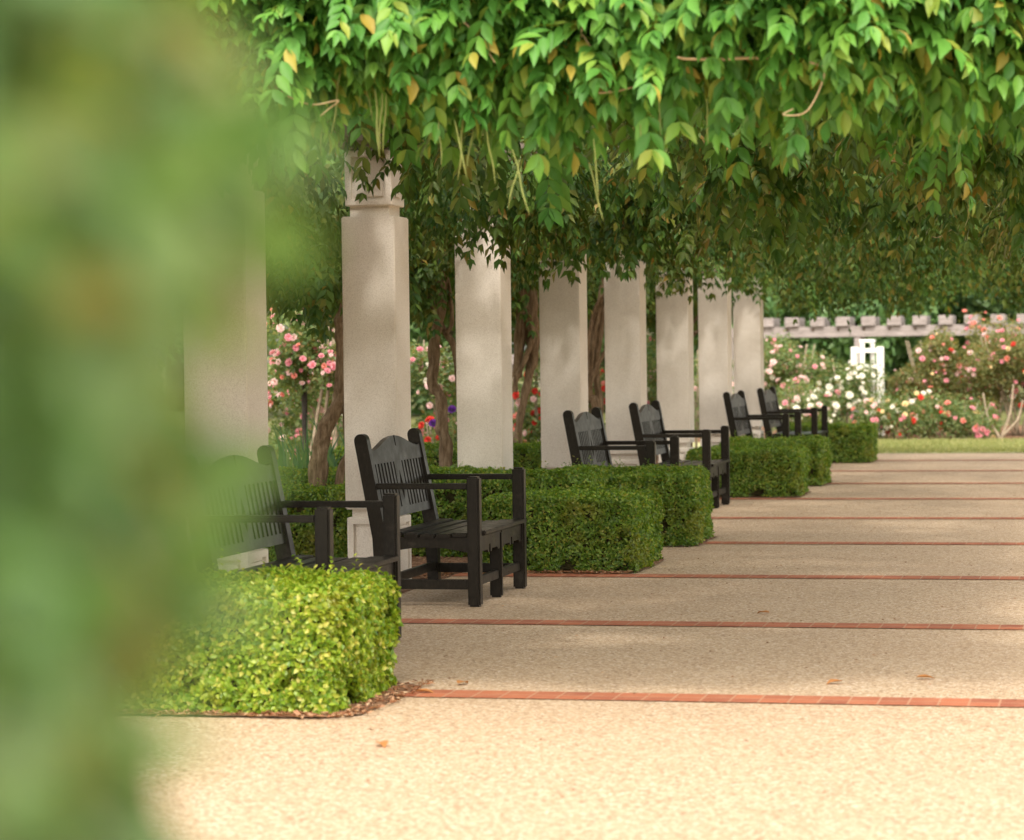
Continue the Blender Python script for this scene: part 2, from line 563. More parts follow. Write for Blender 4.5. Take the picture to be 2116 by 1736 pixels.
# ------------------------------------------------------------------ benches
def make_bench():
    """origin at the near front corner on the ground: local x forward (front at 0), y along the length, z up"""
    W, D = 1.20, .545
    root = empty('garden_bench')
    mat = M['bench']
    a = R(10.5)
    zs = .40
    px = -D                      # front face of the rear posts at the seat
    # rake matrix: rotate about the y axis at the seat height
    rk = Matrix.Translation((px, 0, zs)) @ Matrix.Rotation(-a, 4, 'Y')

    def post(y0, y1, h, name):
        b = bmesh.new()
        add_box(b, -.072, 0, y0, y1, 0, h, .010)
        return bm_obj(name, b, mat, root)
    post(0, .072, .725, 'front_leg'); post(W - .072, W, .725, 'front_leg')
    post(W / 2 - .022, W / 2 + .022, .385, 'centre_leg').location.x = -.012
    # rear posts: straight below the seat, raked above, round ears
    for y0 in (0, W - .065):
        b = bmesh.new()
        ca, sa = math.cos(a), math.sin(a)
        h = .545
        prof = [(px + .01, 0), (px + .004, zs)]
        arc = []
        r = .037
        for i in range(0, 9):
            t = -i / 8 * PI
            arc.append((r * math.cos(t) - r, h - r * math.sin(t)))
        for u, v in arc:
            prof.append((px + u * ca - v * sa, zs + u * sa + v * ca))
        prof += [(px - .074, zs - .02), (px - .055, 0)]
        add_prism(b, [(x, y0, z) for x, z in prof], (0, .065, 0))
        bm_obj('rear_leg', b, mat, root)
    # backrest
    b = bmesh.new()
    yi, yo = .065, W - .065
    th = .026
    def board(pts):      # pts in (y, v) on the raked plane
        add_prism(b, [(-.040, y, v) for y, v in pts], (th, 0, 0), rk)
    board([(yi, .085), (yo, .085), (yo, .135), (yi, .135)])
    n = 7
    pw = .080
    half = (yo - yi) / 2
    cyl = (yi + yo) / 2
    span = half - pw
    for s in (-1, 1):
        for i in range(n):
            c = pw + span * (i + .62) / n
            y0, y1 = cyl + s * (c - span / n * .27), cyl + s * (c + span / n * .27)
            board([(min(y0, y1), .135), (max(y0, y1), .135), (max(y0, y1), .400), (min(y0, y1), .400)])
    for s in (-1, 1):
        hole = []
        for i in range(0, 11):
            t = i / 10
            hole.append((cyl + s * .025 * math.sin(PI * t) * (1 - .45 * t) * 1.25, .175 + .175 * t))
        pts = [(cyl + s * pw, .135), (cyl + s * pw, .400), (cyl, .400)] + hole[::-1] + [(cyl, .135)]
        board(pts)
    back = bm_obj('backrest', b, mat, root)
    b = bmesh.new()
    top = []
    for i in range(0, 41):
        u = i / 40
        y = yi + (yo - yi) * u
        e = abs(u - .5) * 2
        hgt = .478 + .072 * (0.5 + .5 * math.cos(PI * min(1, e * 1.10))) ** .85
        if e > .9: hgt += .012 * (e - .9) / .1
        if abs(u - .5) < .018:
            if i == 20: continue
        top.append((y, hgt))
    hw = .014
    mid = len(top) // 2
    notch = [(cyl - hw, .552), (cyl - hw * .55, .490), (cyl + hw * .55, .490), (cyl + hw, .552)]
    pts = [(yi, .400), (yo, .400)] + [(y, v) for y, v in top[::-1] if y > cyl + hw] + notch[::-1] + [(y, v) for y, v in top[::-1] if y < cyl - hw]
    add_prism(b, [(-.046, y, v) for y, v in pts], (.038, 0, 0), rk)
    bm_obj('crest_rail', b, mat, back)
    # seat slats along the length, gently dished
    b = bmesh.new()
    ns = 6
    dp = (D + .015) / ns
    for i in range(ns):
        x1 = .018 - i * dp
        x0 = x1 - dp + .010
        dz = -.020 * math.sin(PI * (i + .3) / ns) + .004
        notchy = .074 if i in (0,) else 0
        add_box(b, x0, x1, notchy + .004, W - notchy - .004, zs - .004 + dz, zs + .020 + dz, .005)
    bm_obj('seat', b, mat, root)
    # arms
    for y0 in (.004, W - .068):
        b = bmesh.new()
        xb = px - (.27 * math.tan(a))
        add_box(b, xb - .01, -.070, y0, y0 + .064, .655, .687, .006)
        bm_obj('armrest', b, mat, root)
    # front apron with two shaped bays
    b = bmesh.new()
    for (y0, y1) in ((.072, W / 2 - .022), (W / 2 + .022, W - .072)):
        c = (y0 + y1) / 2
        q = (y1 - y0) / 2
        pts = [(y0, .385), (y0, .285), (y0 + q * .18, .285), (y0 + q * .30, .300), (c - .055, .300), (c - .045, .285), (c - .020, .285), (c - .016, .330),
               (c + .016, .330), (c + .020, .285), (c + .045, .285), (c + .055, .300), (y1 - q * .30, .300), (y1 - q * .18, .285), (y1, .285), (y1, .385)]
        add_prism(b, [(-.045, y, z) for y, z in pts], (.026, 0, 0))
    bm_obj('apron', b, mat, root)
    # side aprons
    for y0 in (.020, W - .046):
        b = bmesh.new()
        pts = [(-.072, .385), (-.072, .300)] + [(-.072 - (D - .075) * t, .300 + .030 * math.sin(PI * t)) for t in (.15, .3, .5, .7, .85)] + [(px, .300), (px, .385)]
        add_prism(b, [(x, y0, z) for x, z in pts], (0, .026, 0))
        bm_obj('side_apron', b, mat, root)
    # low stretchers
    for y0 in (.018, W - .054):
        b = bmesh.new(); add_box(b, px + .005, -.072, y0, y0 + .036, .095, .150, .004); bm_obj('stretcher', b, mat, root)
    b = bmesh.new()
    add_box(b, -.060, -.026, .072, W / 2 - .022, .110, .160, .004)
    add_box(b, -.060, -.026, W / 2 + .022, W - .072, .110, .160, .004)
    bm_obj('stretcher', b, mat, root)
    b = bmesh.new(); add_box(b, px - .035, px - .002, .065, W - .065, .110, .160, .004); bm_obj('stretcher', b, mat, root)
    b = bmesh.new(); add_box(b, px - .045, px - .015, .065, W - .065, .335, .385, .004); bm_obj('rear_rail', b, mat, root)
    return root


bench_lab = ['nearest dark wooden bench, partly veiled by the blurred green foliage behind the bright hedge',
             'dark wooden bench standing clear with all its legs in view, before the widest pillar',
             'dark wooden bench whose legs are hidden by the large double hedge',
             'dark wooden bench of the middle pair, the one with a front leg seen on paving',
             'dark wooden bench in the far pair, the left one, backed by the last two pillars',
             'farthest dark wooden bench, its arm ending against the rose garden hedge']
first = None
for i, y in enumerate((11.22, 14.06, 19.77, 22.60, 28.30, 31.10)):
    o = make_bench() if first is None else copy_tree(first)
    if first is None: first = o
    o.location = (-3.435, y, .0015)
    tag(o, bench_lab[i], 'bench', 'dark benches along the walk')


# ------------------------------------------------------------------ clipped hedges
def rounded_surface(rng, n, x0, x1, y0, y1, h, r):
    A = np.array([(x1 - x0) * h, (x1 - x0) * h, (y1 - y0) * h, (y1 - y0) * h, (x1 - x0) * (y1 - y0)])
    f = rng.choice(5, n, p=A / A.sum())
    u, v = rng.random(n), rng.random(n)
    X = x0 + (x1 - x0) * u; Y = y0 + (y1 - y0) * u; Z = h * v
    P = np.empty((n, 3))
    P[:, 0] = np.select([f == 0, f == 1, f == 2, f == 3], [X, X, x0, x1], X)
    P[:, 1] = np.select([f == 0, f == 1, f == 2, f == 3], [y0, y1, Y, Y], y0 + (y1 - y0) * v)
    P[:, 2] = np.where(f == 4, h, Z)
    q = np.clip(P, [x0 + r, y0 + r, 0], [x1 - r, y1 - r, h - r])
    d = P - q
    N = unit(d)
    return q + N * r, N


def make_hedge(x0, x1, y0, y1, h, leaf, dens, mat, seed, label, tmpl=LEAF_LO, sprigs=60):
    rng = np.random.default_rng(seed)
    root = empty('box_hedge', ((x0 + x1) / 2, (y0 + y1) / 2, 0))
    tag(root, label, 'hedge', 'clipped box hedges')
    cx, cy = (x0 + x1) / 2, (y0 + y1) / 2
    X0, X1, Y0, Y1 = x0 - cx, x1 - cx, y0 - cy, y1 - cy
    area = 2 * (x1 - x0) * h + 2 * (y1 - y0) * h + (x1 - x0) * (y1 - y0)
    n = int(area * dens)
    P, N = rounded_surface(rng, n, X0, X1, Y0, Y1, h, .075)
    off = .030 * wob(P, 3.6, seed) + .020 * wob(P, 11, seed + 3) + .014 * wob(P, 30, seed + 5)
    deep = rng.exponential(.014, n)
    holes = np.clip(wob(P, 10, seed + 9) - .38, 0, 1) * .26
    P = P + N * (off - deep - holes)[:, None]
    P[:, 2] = np.maximum(P[:, 2], .010)
    N2 = unit(N + rng.normal(0, .55, (n, 3)) + np.array([0, 0, .25]))
    tip = unit(np.cross(N2, rng.normal(0, 1, (n, 3)))) + N * .35 + np.array([0, 0, .25])
    L = leaf * rng.uniform(.7, 1.25, n)
    V, T = leaf_arrays(P, tip, N2, L, L * .62, tmpl)
    # upright sprigs that escaped the shears
    Vs, Ts = [V], [T]
    nv = len(V)
    for i in range(sprigs):
        u, v = rng.uniform(X0 + .05, X1 - .05), rng.uniform(Y0 + .05, Y1 - .05)
        k = rng.integers(5, 10)
        hh = rng.uniform(.015, .055) if i % 7 else rng.uniform(.06, .11)
        zz = np.linspace(-.02, hh, k)
        base = np.stack([u + rng.normal(0, .006, k), v + rng.normal(0, .006, k), h + zz], 1)
        th = rng.uniform(0, 2 * PI, k)
        tp = np.stack([np.cos(th), np.sin(th), np.full(k, .8)], 1)
        VV, TT = leaf_arrays(base, tp, unit(np.stack([-np.cos(th), -np.sin(th), np.full(k, .8)], 1)), leaf * .9, leaf * .5, tmpl)
        Vs.append(VV); Ts.append(TT + nv); nv += len(VV)
    link('foliage', tri_mesh('hedge_foliage', np.vstack(Vs), np.vstack(Ts)), mat, root)
    # twiggy heart
    b = bmesh.new()
    bmesh.ops.create_cube(b, size=1.0)
    for v in b.verts:
        v.co = Vector(((X0 + X1) / 2 + v.co.x * (X1 - X0 - .14), (Y0 + Y1) / 2 + v.co.y * (Y1 - Y0 - .14), .02 + (v.co.z + .5) * (h - .09)))
    bmesh.ops.subdivide_edges(b, edges=list(b.edges), cuts=9, use_grid_fill=True)
    for v in b.verts:
        d = wob(np.array([v.co[:]]), 14, seed)[0] * .018
        v.co += Vector((d, d * .7, d * .5))
        v.co.z = max(v.co.z, .004)
    bm_obj('twigs', b, M['twig'], root)
    # earth patch and dry litter at the foot
    if x1 > BED_X:
        bm = bmesh.new()
        m = .09 if x1 > -3.0 and y0 < 10 else .035
        rg = random.Random(seed)
        ex0 = max(x0, BED_X) - cx
        pts = []
        per = [(ex0, Y0 - m), (X1 - .05, Y0 - m), (X1 + m, Y0 + .02), (X1 + m, Y1 - .02), (X1 - .05, Y1 + m), (ex0, Y1 + m)]
        for i in range(len(per)):
            a, c = per[i], per[(i + 1) % len(per)]
            for k in range(8):
                t = k / 8
                pts.append((a[0] * (1 - t) + c[0] * t + rg.uniform(-.012, .012), a[1] * (1 - t) + c[1] * t + rg.uniform(-.012, .012), 0))
        bm.faces.new([bm.verts.new(q) for q in pts])
        o = bm_obj('hedge_bed', bm, M['mulch'])
        o.location = (cx, cy, .0085)
        tag(o, kind='structure')
    return root


HX = -2.93
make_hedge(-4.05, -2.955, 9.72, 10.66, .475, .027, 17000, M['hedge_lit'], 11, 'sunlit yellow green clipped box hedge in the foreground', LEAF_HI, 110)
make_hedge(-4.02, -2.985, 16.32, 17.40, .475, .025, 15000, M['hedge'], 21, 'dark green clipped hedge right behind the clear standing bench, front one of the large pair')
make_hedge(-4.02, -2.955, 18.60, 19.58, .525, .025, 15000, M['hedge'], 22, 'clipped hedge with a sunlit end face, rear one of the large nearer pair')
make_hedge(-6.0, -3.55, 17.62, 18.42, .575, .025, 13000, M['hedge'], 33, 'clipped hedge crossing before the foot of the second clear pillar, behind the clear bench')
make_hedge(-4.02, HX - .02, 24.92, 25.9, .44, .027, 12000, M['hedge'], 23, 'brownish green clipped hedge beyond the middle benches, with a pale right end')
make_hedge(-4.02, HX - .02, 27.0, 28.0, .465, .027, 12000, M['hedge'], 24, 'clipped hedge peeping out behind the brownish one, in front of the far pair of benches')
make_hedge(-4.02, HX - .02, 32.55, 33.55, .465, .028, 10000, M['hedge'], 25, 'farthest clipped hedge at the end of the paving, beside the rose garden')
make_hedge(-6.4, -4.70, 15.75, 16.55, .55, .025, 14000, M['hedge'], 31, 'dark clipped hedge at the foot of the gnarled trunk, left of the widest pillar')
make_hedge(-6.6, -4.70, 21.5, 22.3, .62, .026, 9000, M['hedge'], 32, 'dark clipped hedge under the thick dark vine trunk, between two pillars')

rng = np.random.default_rng(77)
lp = []
for (x0, x1, y0, y1, c) in ((-3.95, -2.88, 9.60, 9.74, 380), (-2.95, -2.82, 9.65, 10.75, 200), (-4.3, -3.0, 16.18, 16.34, 380),
                          (-5.0, -4.1, 15.9, 16.4, 500), (-8.0, -4.2, 10, 33, 2500)):
    lp.append(np.stack([rng.uniform(x0, x1, c), rng.uniform(y0, y1, c), np.full(c, .012)], 1))
lp = np.vstack(lp)
n = len(lp)
th = rng.uniform(0, 2 * PI, n)
V, T = leaf_arrays(lp, np.stack([np.cos(th), np.sin(th), rng.uniform(-.1, .5, n)], 1), unit(rng.normal(0, .35, (n, 3)) + [0, 0, 1]), rng.uniform(.015, .045, n), rng.uniform(.007, .016, n))
tag(link('leaf_litter', tri_mesh('leaf_litter', V, T), M['litter']), 'reddish dry leaf litter scattered at the foot of the hedges', 'leaf litter', kind='stuff')


# ------------------------------------------------------------------ wisteria vines over the pergola
Y_START = 9.30


def compound_leaves(rng, base, direc, size, pairs, lo):
    """pinnate leaves. base (n,3), direc (n,3) first heading of the leaf stalk, size (n,) stalk length"""
    n = len(base)
    d = unit(direc)
    fr = np.linspace(.28, 1.0, pairs)
    sidev = np.cross(d, np.array([0, 0, 1.0])) + 1e-4
    sidev = unit(sidev)
    roll = rng.normal(0, .35, n)
    upv = unit(np.cross(sidev, d))
    sidev2 = sidev * np.cos(roll)[:, None] + upv * np.sin(roll)[:, None]
    P, Tp, Nn, Ls = [], [], [], []
    for i, f in enumerate(fr):
        pt = base + d * (size * f)[:, None] + np.array([0, 0, -1.0]) * (size * .30 * f ** 2)[:, None]
        tan = unit(d + np.array([0, 0, -1.0]) * (.6 * f))
        nrm0 = unit(np.cross(sidev2, tan))
        nrm0 = nrm0 * np.sign(nrm0[:, 2:3] + 1e-6)
        for s in (-1, 1):
            jt = rng.normal(0, .11, (n, 3))
            tip = unit(sidev2 * s * .66 + tan * .72 + np.array([0, 0, -.22]) + jt)
            P.append(pt); Tp.append(tip)
            Nn.append(unit(nrm0 + sidev2 * s * .22 + rng.normal(0, .12, (n, 3))))
            Ls.append(size * rng.uniform(.26, .36, n) * (0.80 + .3 * math.sin(PI * f * .8)))
        if i == pairs - 1:
            P.append(pt); Tp.append(unit(tan + rng.normal(0, .15, (n, 3)))); Nn.append(unit(nrm0 + rng.normal(0, .2, (n, 3)))); Ls.append(size * rng.uniform(.30, .38, n))
    P, Tp, Nn, Ls = np.vstack(P), np.vstack(Tp), np.vstack(Nn), np.concatenate(Ls)
    return leaf_arrays(P, Tp, Nn, Ls, Ls * rng.uniform(.38, .50, len(Ls)), LEAF_LO if lo else LEAF_HI)


def shoot_leaves(rng, c, axis, length, nl, size, pairs, lo):
    """a hanging shoot at each centre c with nl leaves set round it"""
    n = len(c)
    axis = unit(axis)
    e1 = unit(np.cross(axis, np.array([.3, .2, .93])) + 1e-4)
    e2 = np.cross(axis, e1)
    B, Dd = [], []
    ph = rng.uniform(0, 2 * PI, n)
    for j in range(nl):
        f = j / max(1, nl - 1)
        th = ph + j * 2.4 + rng.normal(0, .25, n)
        out = e1 * np.cos(th)[:, None] + e2 * np.sin(th)[:, None]
        B.append(c + axis * (length * (f - .25))[:, None] + out * .01)
        Dd.append(unit(out * (1 - .35 * f) + axis * (.25 + .6 * f) + rng.normal(0, .12, (n, 3))))
    B, Dd = np.vstack(B), np.vstack(Dd)
    return compound_leaves(rng, B, Dd, size * rng.uniform(.6, 1.25, len(B)), pairs, lo)


def bottom_z(x, y):
    q = np.stack([x, y, np.zeros_like(x)], 1)
    z = 2.60 + .18 * wob(q, .9, 2.0) + .15 * wob(q, 2.6, 5.0)
    z = z - .26 * np.clip((-4.4 - x) / .9, 0, 1) - .22 * np.clip((y - 27.0) / 6.0, 0, 1)
    z = z + .10 * np.clip((14 - y) / 1.0, 0, 1) + .42 * np.clip((16.2 - y) / 1.0, 0, 1) * np.clip((x + 4.9) / .3, 0, 1) * np.clip((-1.6 - x) / 1.0, 0, 1)
    return z


SEED_POD = None


def pod_mesh():
    V, T = tube_arrays([(0, 0, 0), (.006, .003, -.07), (.004, -.004, -.16), (.012, 0, -.25)], [.0022, .0035, .0042, .0015], seg=6, sub=4)
    return tri_mesh('seed_pod', V, T)


def make_vine(k, label):
    rng = np.random.default_rng(100 + k)
    y0, y1 = Y_START + k * PITCHY, Y_START + (k + 1) * PITCHY
    root = empty('wisteria_vine', (PIL_X - .1, 9.9 + k * PITCHY, 0))
    tag(root, label, 'vine', 'wisteria vines over the pergola')
    near = k == 0
    lo = k > 1
    pairs = 6 if k < 2 else 5 if k < 4 else 4
    parts = []

    def put(c, axis, length, nl, size):
        parts.append(shoot_leaves(rng, c, axis, np.full(len(c), length), nl, size, pairs, lo))

    xa, xb = -6.3, .08
    # underside
    n = 200 if k < 3 else 165
    x = rng.uniform(xa, xb, n); y = rng.uniform(y0, y1, n)
    if near:
        keep = y > 9.75; x, y = x[keep], y[keep]
    z = bottom_z(x, y) + rng.exponential(.10, len(x)) + .08
    # the leaves part round the second pillar's head
    bare = (np.abs(x + .285 * y) < .58) & (y < 16.3)
    z = np.where(bare, np.maximum(z, 1.4 + .0777 * y + .58), z)
    put(np.stack([x, y, z], 1), np.stack([rng.normal(.05, .35, len(x)), rng.normal(-.25, .35, len(x)), np.full(len(x), -.9)], 1), .22, 8, .24)
    # drooping clumps
    for q in range(9):
        fx, fy = rng.uniform(-5.6, .1), rng.uniform(y0, y1)
        if (fx < -2.2 and fy < 16.4) or fy < 11.5: continue
        m = 11
        xs = fx + rng.normal(0, .24, m); ys = fy + rng.normal(0, .22, m)
        zs = bottom_z(xs, ys) + rng.uniform(-.20, .22, m) + .8 * ((xs - fx) ** 2 + (ys - fy) ** 2)
        put(np.stack([xs, ys, zs], 1), np.stack([rng.normal(0, .3, m), rng.normal(-.3, .3, m), np.full(m, -.9)], 1), .25, 9, .25)
    # heart of the vine
    n = 70 if k < 3 else 26
    x = rng.uniform(xa, xb, n); y = rng.uniform(y0 + (.5 if near else 0), y1, n)
    put(np.stack([x, y, rng.uniform(2.62, 2.85, n)], 1), np.stack([rng.normal(0, .6, n), rng.normal(0, .6, n), np.full(n, -.2)], 1), .3, 8, .27)
    # sunny top, thin in places
    n = 24
    x = rng.uniform(xa, .45, n); y = rng.uniform(y0, y1, n)
    q = np.stack([x, y, np.zeros(n)], 1)
    keep = wob(q, 1.5, 7.0 + k) < .62
    x, y = x[keep], y[keep]; n = len(x)
    put(np.stack([x, y, rng.uniform(2.95, 3.25, n)], 1), np.stack([rng.normal(0, .6, n), rng.normal(-.2, .6, n), np.full(n, .5)], 1), .35, 9, .30)
    # lower drapes over the outer side, left of the pillars
    n = 120
    x = rng.uniform(-6.3, -5.0, n); y = rng.uniform(y0, y1, n)
    put(np.stack([x, y, rng.uniform(2.0, 2.7, n) + .25 * (x + 5.0) * -.1], 1), np.stack([rng.normal(-.3, .3, n), rng.normal(-.2, .3, n), np.full(n, -.8)], 1), .25, 8, .24)
    if near:
        # sunlit front fringe, tumbling towards the viewer
        n = 500
        x = rng.uniform(-5.6, .2, n)
        u = rng.random(n)
        q = np.stack([x, np.zeros(n), np.zeros(n)], 1)
        low = 2.55 + .20 * np.exp(-((x + 2.62) / .24) ** 2) + .06 * wob(q, 2.3, 1.0) + .05 * wob(q, 5.1, 3.0) + .09 * np.clip((x + 2.0) / 1.2, 0, 1.2)
        top = 3.25
        z = low + (top - low) * u ** 1.15
        bulge = .28 * np.sin(PI * np.clip(u * .9 + .1, 0, 1))
        y = 9.50 - bulge + rng.normal(0, .09, n) + .10 * wob(np.stack([x, z, z], 1), 2.2, 4.0) + .55 * np.clip((x + .95) / .5, 0, 1)
        put(np.stack([x, y, z], 1), np.stack([rng.normal(.06, .35, n), np.full(n, -.45) + rng.normal(0, .25, n), np.full(n, -.55) + rng.normal(0, .2, n)], 1), .22, 9, .245)
        n = 160
        x = rng.uniform(-5.6, .2, n)
        put(np.stack([x, rng.uniform(9.55, 9.95, n), rng.uniform(2.62, 3.2, n) + .16 * np.exp(-((x + 2.70) / .3) ** 2)], 1), np.stack([rng.normal(0, .4, n), np.full(n, -.5), np.full(n, -.5)], 1), .25, 8, .25)
    V, T, nv = [], [], 0
    for a, b in parts:
        V.append(a); T.append(b + nv); nv += len(a)
    V = np.vstack(V) - np.array(root.location)
    for i in range(10 if k < 3 else 6):
        xs, ys = rng.uniform(-5.2, .2), rng.uniform(y0 + (.1 if near else 0), y1)
        zb = float(bottom_z(np.array([xs]), np.array([ys]))[0]) - (.05 if i % 2 else .0)
        pts = [(xs, ys, zb + .35)]
        hx, hy = rng.normal(0, .16), rng.normal(-.05, .16)
        for q in range(5):
            hx += rng.normal(0, .07); hy += rng.normal(0, .07)
            pts.append((pts[-1][0] + hx, pts[-1][1] + hy, max(zb - .12, pts[-1][2] + rng.normal(-.13, .10))))
        r0 = rng.uniform(.004, .011)
        tube_obj('vine_strand', [tuple(np.array(q) - np.array(root.location)) for q in pts], list(np.linspace(r0, r0 * .4, 6)), M['bark'] if i % 3 else M['tendril'], root, seg=7, sub=5, rough=.08, seed=i)
    link('crown', tri_mesh('wisteria_crown', V, np.vstack(T)), M['wisteria' if k == 0 else 'wisteria_olive_shaded'], root)
    return root


def px_path(pts, Y, s=.304, ox=541.7, oy=507.8):
    out = []
    for x, y in pts:
        X, Yi = ox + x * s, oy + y * s
        hor = 717.6 + (2298 - X) * .0131
        out.append((col_x(X, Y), Y, 1.4 - (Yi - hor) / 5387 * Y))
    return out


def add_stem(root, name, pts, Y, rads, s=.304, ox=541.7, oy=507.8, rough=.16, lift=True, dy=None):
    P = px_path(pts, Y, s, ox, oy)
    if dy: P = [(a, b + d, c) for (a, b, c), d in zip(P, dy)]
    rads = [r * .76 for r in rads]
    rough *= 1.35
    if lift:
        P = [(P[0][0] - .03, P[0][1], 0.0)] + P
        rads = [rads[0] * 1.15] + list(rads)
    P = [tuple(np.array(q) - np.array(root.location)) for q in P]
    return tube_obj(name, P, rads, M['bark'], root, seg=14, sub=8, rough=rough, seed=Y + pts[0][0])


vl = ['sunlit wisteria crown over the front edge of the pergola, hanging green fringe and seed pods',
      'shaded wisteria with a gnarled leaning trunk rising beside the widest pillar',
      'wisteria with a forked brown trunk standing between the widest pillar and the next one',
      'wisteria with a thick dark trunk left of the pillar beside the stem bundle',
      'wisteria rising as a tangled bundle of thin brown stems between two pillars',
      'shaded wisteria crown over the fourth bench from the front',
      'wisteria sending a kinked bare branch across a far pillar',
      'wisteria crown over the far pair of benches',
      'yellowish wisteria crown at the far end of the pergola, above the rose garden view']
vines = [make_vine(k, vl[k]) for k in range(9)]

# trunks (distance Y of each, from the pillar it grows beside)
v = vines[1]
Yt = 16.75
add_stem(v, 'trunk', [(275, 1580), (300, 1390), (345, 1230), (430, 1090), (445, 950), (462, 800), (455, 650), (455, 520), (500, 400), (525, 250), (530, 80)], Yt, [.068, .066, .068, .060, .048, .042, .044, .052, .052, .045, .04], rough=.22)
add_stem(v, 'stem', [(440, 1590), (512, 1430), (490, 1250), (508, 1050), (520, 880), (550, 740), (525, 640), (480, 540)], Yt + .06, [.034, .034, .032, .034, .032, .028, .03, .03])
add_stem(v, 'stem', [(425, 1150), (480, 1130), (560, 1105), (640, 1090)], Yt + .02, [.03, .028, .026, .025], lift=False)
v = vines[2]
Yt = 19.75
add_stem(v, 'trunk', [(1215, 1440), (1190, 1250), (1185, 1060), (1125, 950), (1135, 800), (1150, 600), (1190, 450), (1205, 250), (1200, 60)], Yt, [.062, .060, .056, .050, .052, .050, .048, .045, .04], rough=.22)
add_stem(v, 'stem', [(1335, 1430), (1312, 950), (1285, 700), (1220, 580), (1140, 420), (1095, 240), (1060, 60)], Yt + .08, [.026, .028, .036, .030, .030, .028, .024])
add_stem(v, 'stem', [(1225, 590), (1270, 520), (1262, 350), (1240, 200)], Yt + .05, [.022, .022, .022, .02], lift=False)
v = vines[3]
Yt = 22.5
add_stem(v, 'trunk', [(1735, 1330), (1765, 1120), (1815, 900), (1850, 700), (1840, 550), (1830, 400), (1815, 150), (1800, 20)], Yt, [.045, .045, .05, .06, .085, .09, .085, .08], rough=.2)
add_stem(v, 'stem', [(1715, 1000), (1730, 900), (1800, 760), (1850, 620)], Yt - .08, [.03, .03, .032, .03], lift=False)
add_stem(v, 'stem', [(1735, 900), (1760, 600), (1770, 400), (1780, 100)], Yt - .05, [.05, .055, .055, .05], lift=False)
v = vines[4]
Yt = 25.1
z2 = dict(s=.32, ox=1100.3, oy=550.2)
add_stem(v, 'trunk', [(430, 920), (395, 860), (388, 780), (400, 620), (430, 400), (470, 200), (500, 60)], Yt, [.05, .045, .04, .04, .04, .04, .035], **z2)
add_stem(v, 'stem', [(455, 920), (440, 760), (438, 600), (470, 400), (492, 200), (500, 60)], Yt + .06, [.045, .042, .04, .042, .04, .03], **z2)
add_stem(v, 'stem', [(392, 780), (430, 680), (480, 580), (545, 470), (570, 420), (552, 300), (556, 150), (540, 60)], Yt - .06, [.025, .024, .022, .024, .026, .022, .022, .02], lift=False, **z2)
add_stem(v, 'stem', [(375, 700), (385, 480), (440, 260), (520, 150), (600, 180), (730, 190)], Yt - .05, [.028, .03, .028, .02, .014, .008], lift=False, **z2)
v = vines[6]
Yt = 30.2
add_stem(v, 'trunk', [(1056, 1055), (1054, 800), (1052, 600), (1050, 300), (1050, 150)], Yt + .5, [.04, .04, .04, .035, .03], **z2)
add_stem(v, 'stem', [(1045, 490), (1085, 435), (1160, 400), (1165, 350), (1150, 290), (1135, 240), (1120, 150)], Yt - .25, [.036, .034, .03, .028, .026, .025, .02], lift=False, **z2)
add_stem(v, 'stem', [(1060, 400), (1100, 340), (1135, 300)], Yt - .25, [.02, .02, .018], lift=False, **z2)

# hanging seed pods and curling tendrils of the front vine
pm = pod_mesh()
rng = np.random.default_rng(5)
pod_at = [(745, 150), (765, 165), (780, 160), (738, 120), (790, 175), (855, 130), (905, 235), (940, 235), (960, 230), (1065, 300), (1080, 320), (1230, 330), (1380, 190), (1480, 200), (1240, 280), (980, 250), (1010, 260), (650, 200), (690, 120), (1340, 250)]
for (px, py) in pod_at:
    Yp = 9.12 + rng.uniform(0, .12)
    hor = 717.6 + (2298 - px) * .0131
    o = link('seed_pod', pm, M['stem_green'], vines[0])
    o.location = np.array((col_x(px, Yp), Yp, 1.4 - (py - hor) / 5387 * Yp)) - np.array(vines[0].location)
    o.rotation_euler = (rng.normal(0, .12), rng.normal(.12, .16), rng.uniform(0, 6))
    s = rng.uniform(.55, 1.0)
    o.scale = (s, s, s)


def tendril(pts, Y, r0=.0045):
    P = []
    for i, (x, y) in enumerate(pts):
        hor = 717.6 + (2298 - x) * .0131
        P.append(np.array((col_x(x, Y), Y + .012 * math.sin(i * 1.7), 1.4 - (y - hor) / 5387 * Y)) - np.array(vines[0].location))
    tube_obj('tendril', P, list(np.linspace(r0, r0 * .55, len(P))), M['tendril'], vines[0], seg=7, sub=6)


tendril([(535, 150), (580, 180), (630, 195), (685, 188), (660, 205), (640, 220)], 9.10)
tendril([(1695, 130), (1725, 150), (1690, 230), (1640, 238), (1660, 225)], 9.10, .004)
tendril([(1225, 20), (1215, 70), (1240, 95), (1220, 60)], 9.10, .004)
tendril([(1240, 185), (1290, 180), (1340, 170)], 9.10, .0045)
tendril([(930, 0), (985, 50), (1030, 115)], 9.08, .0045)


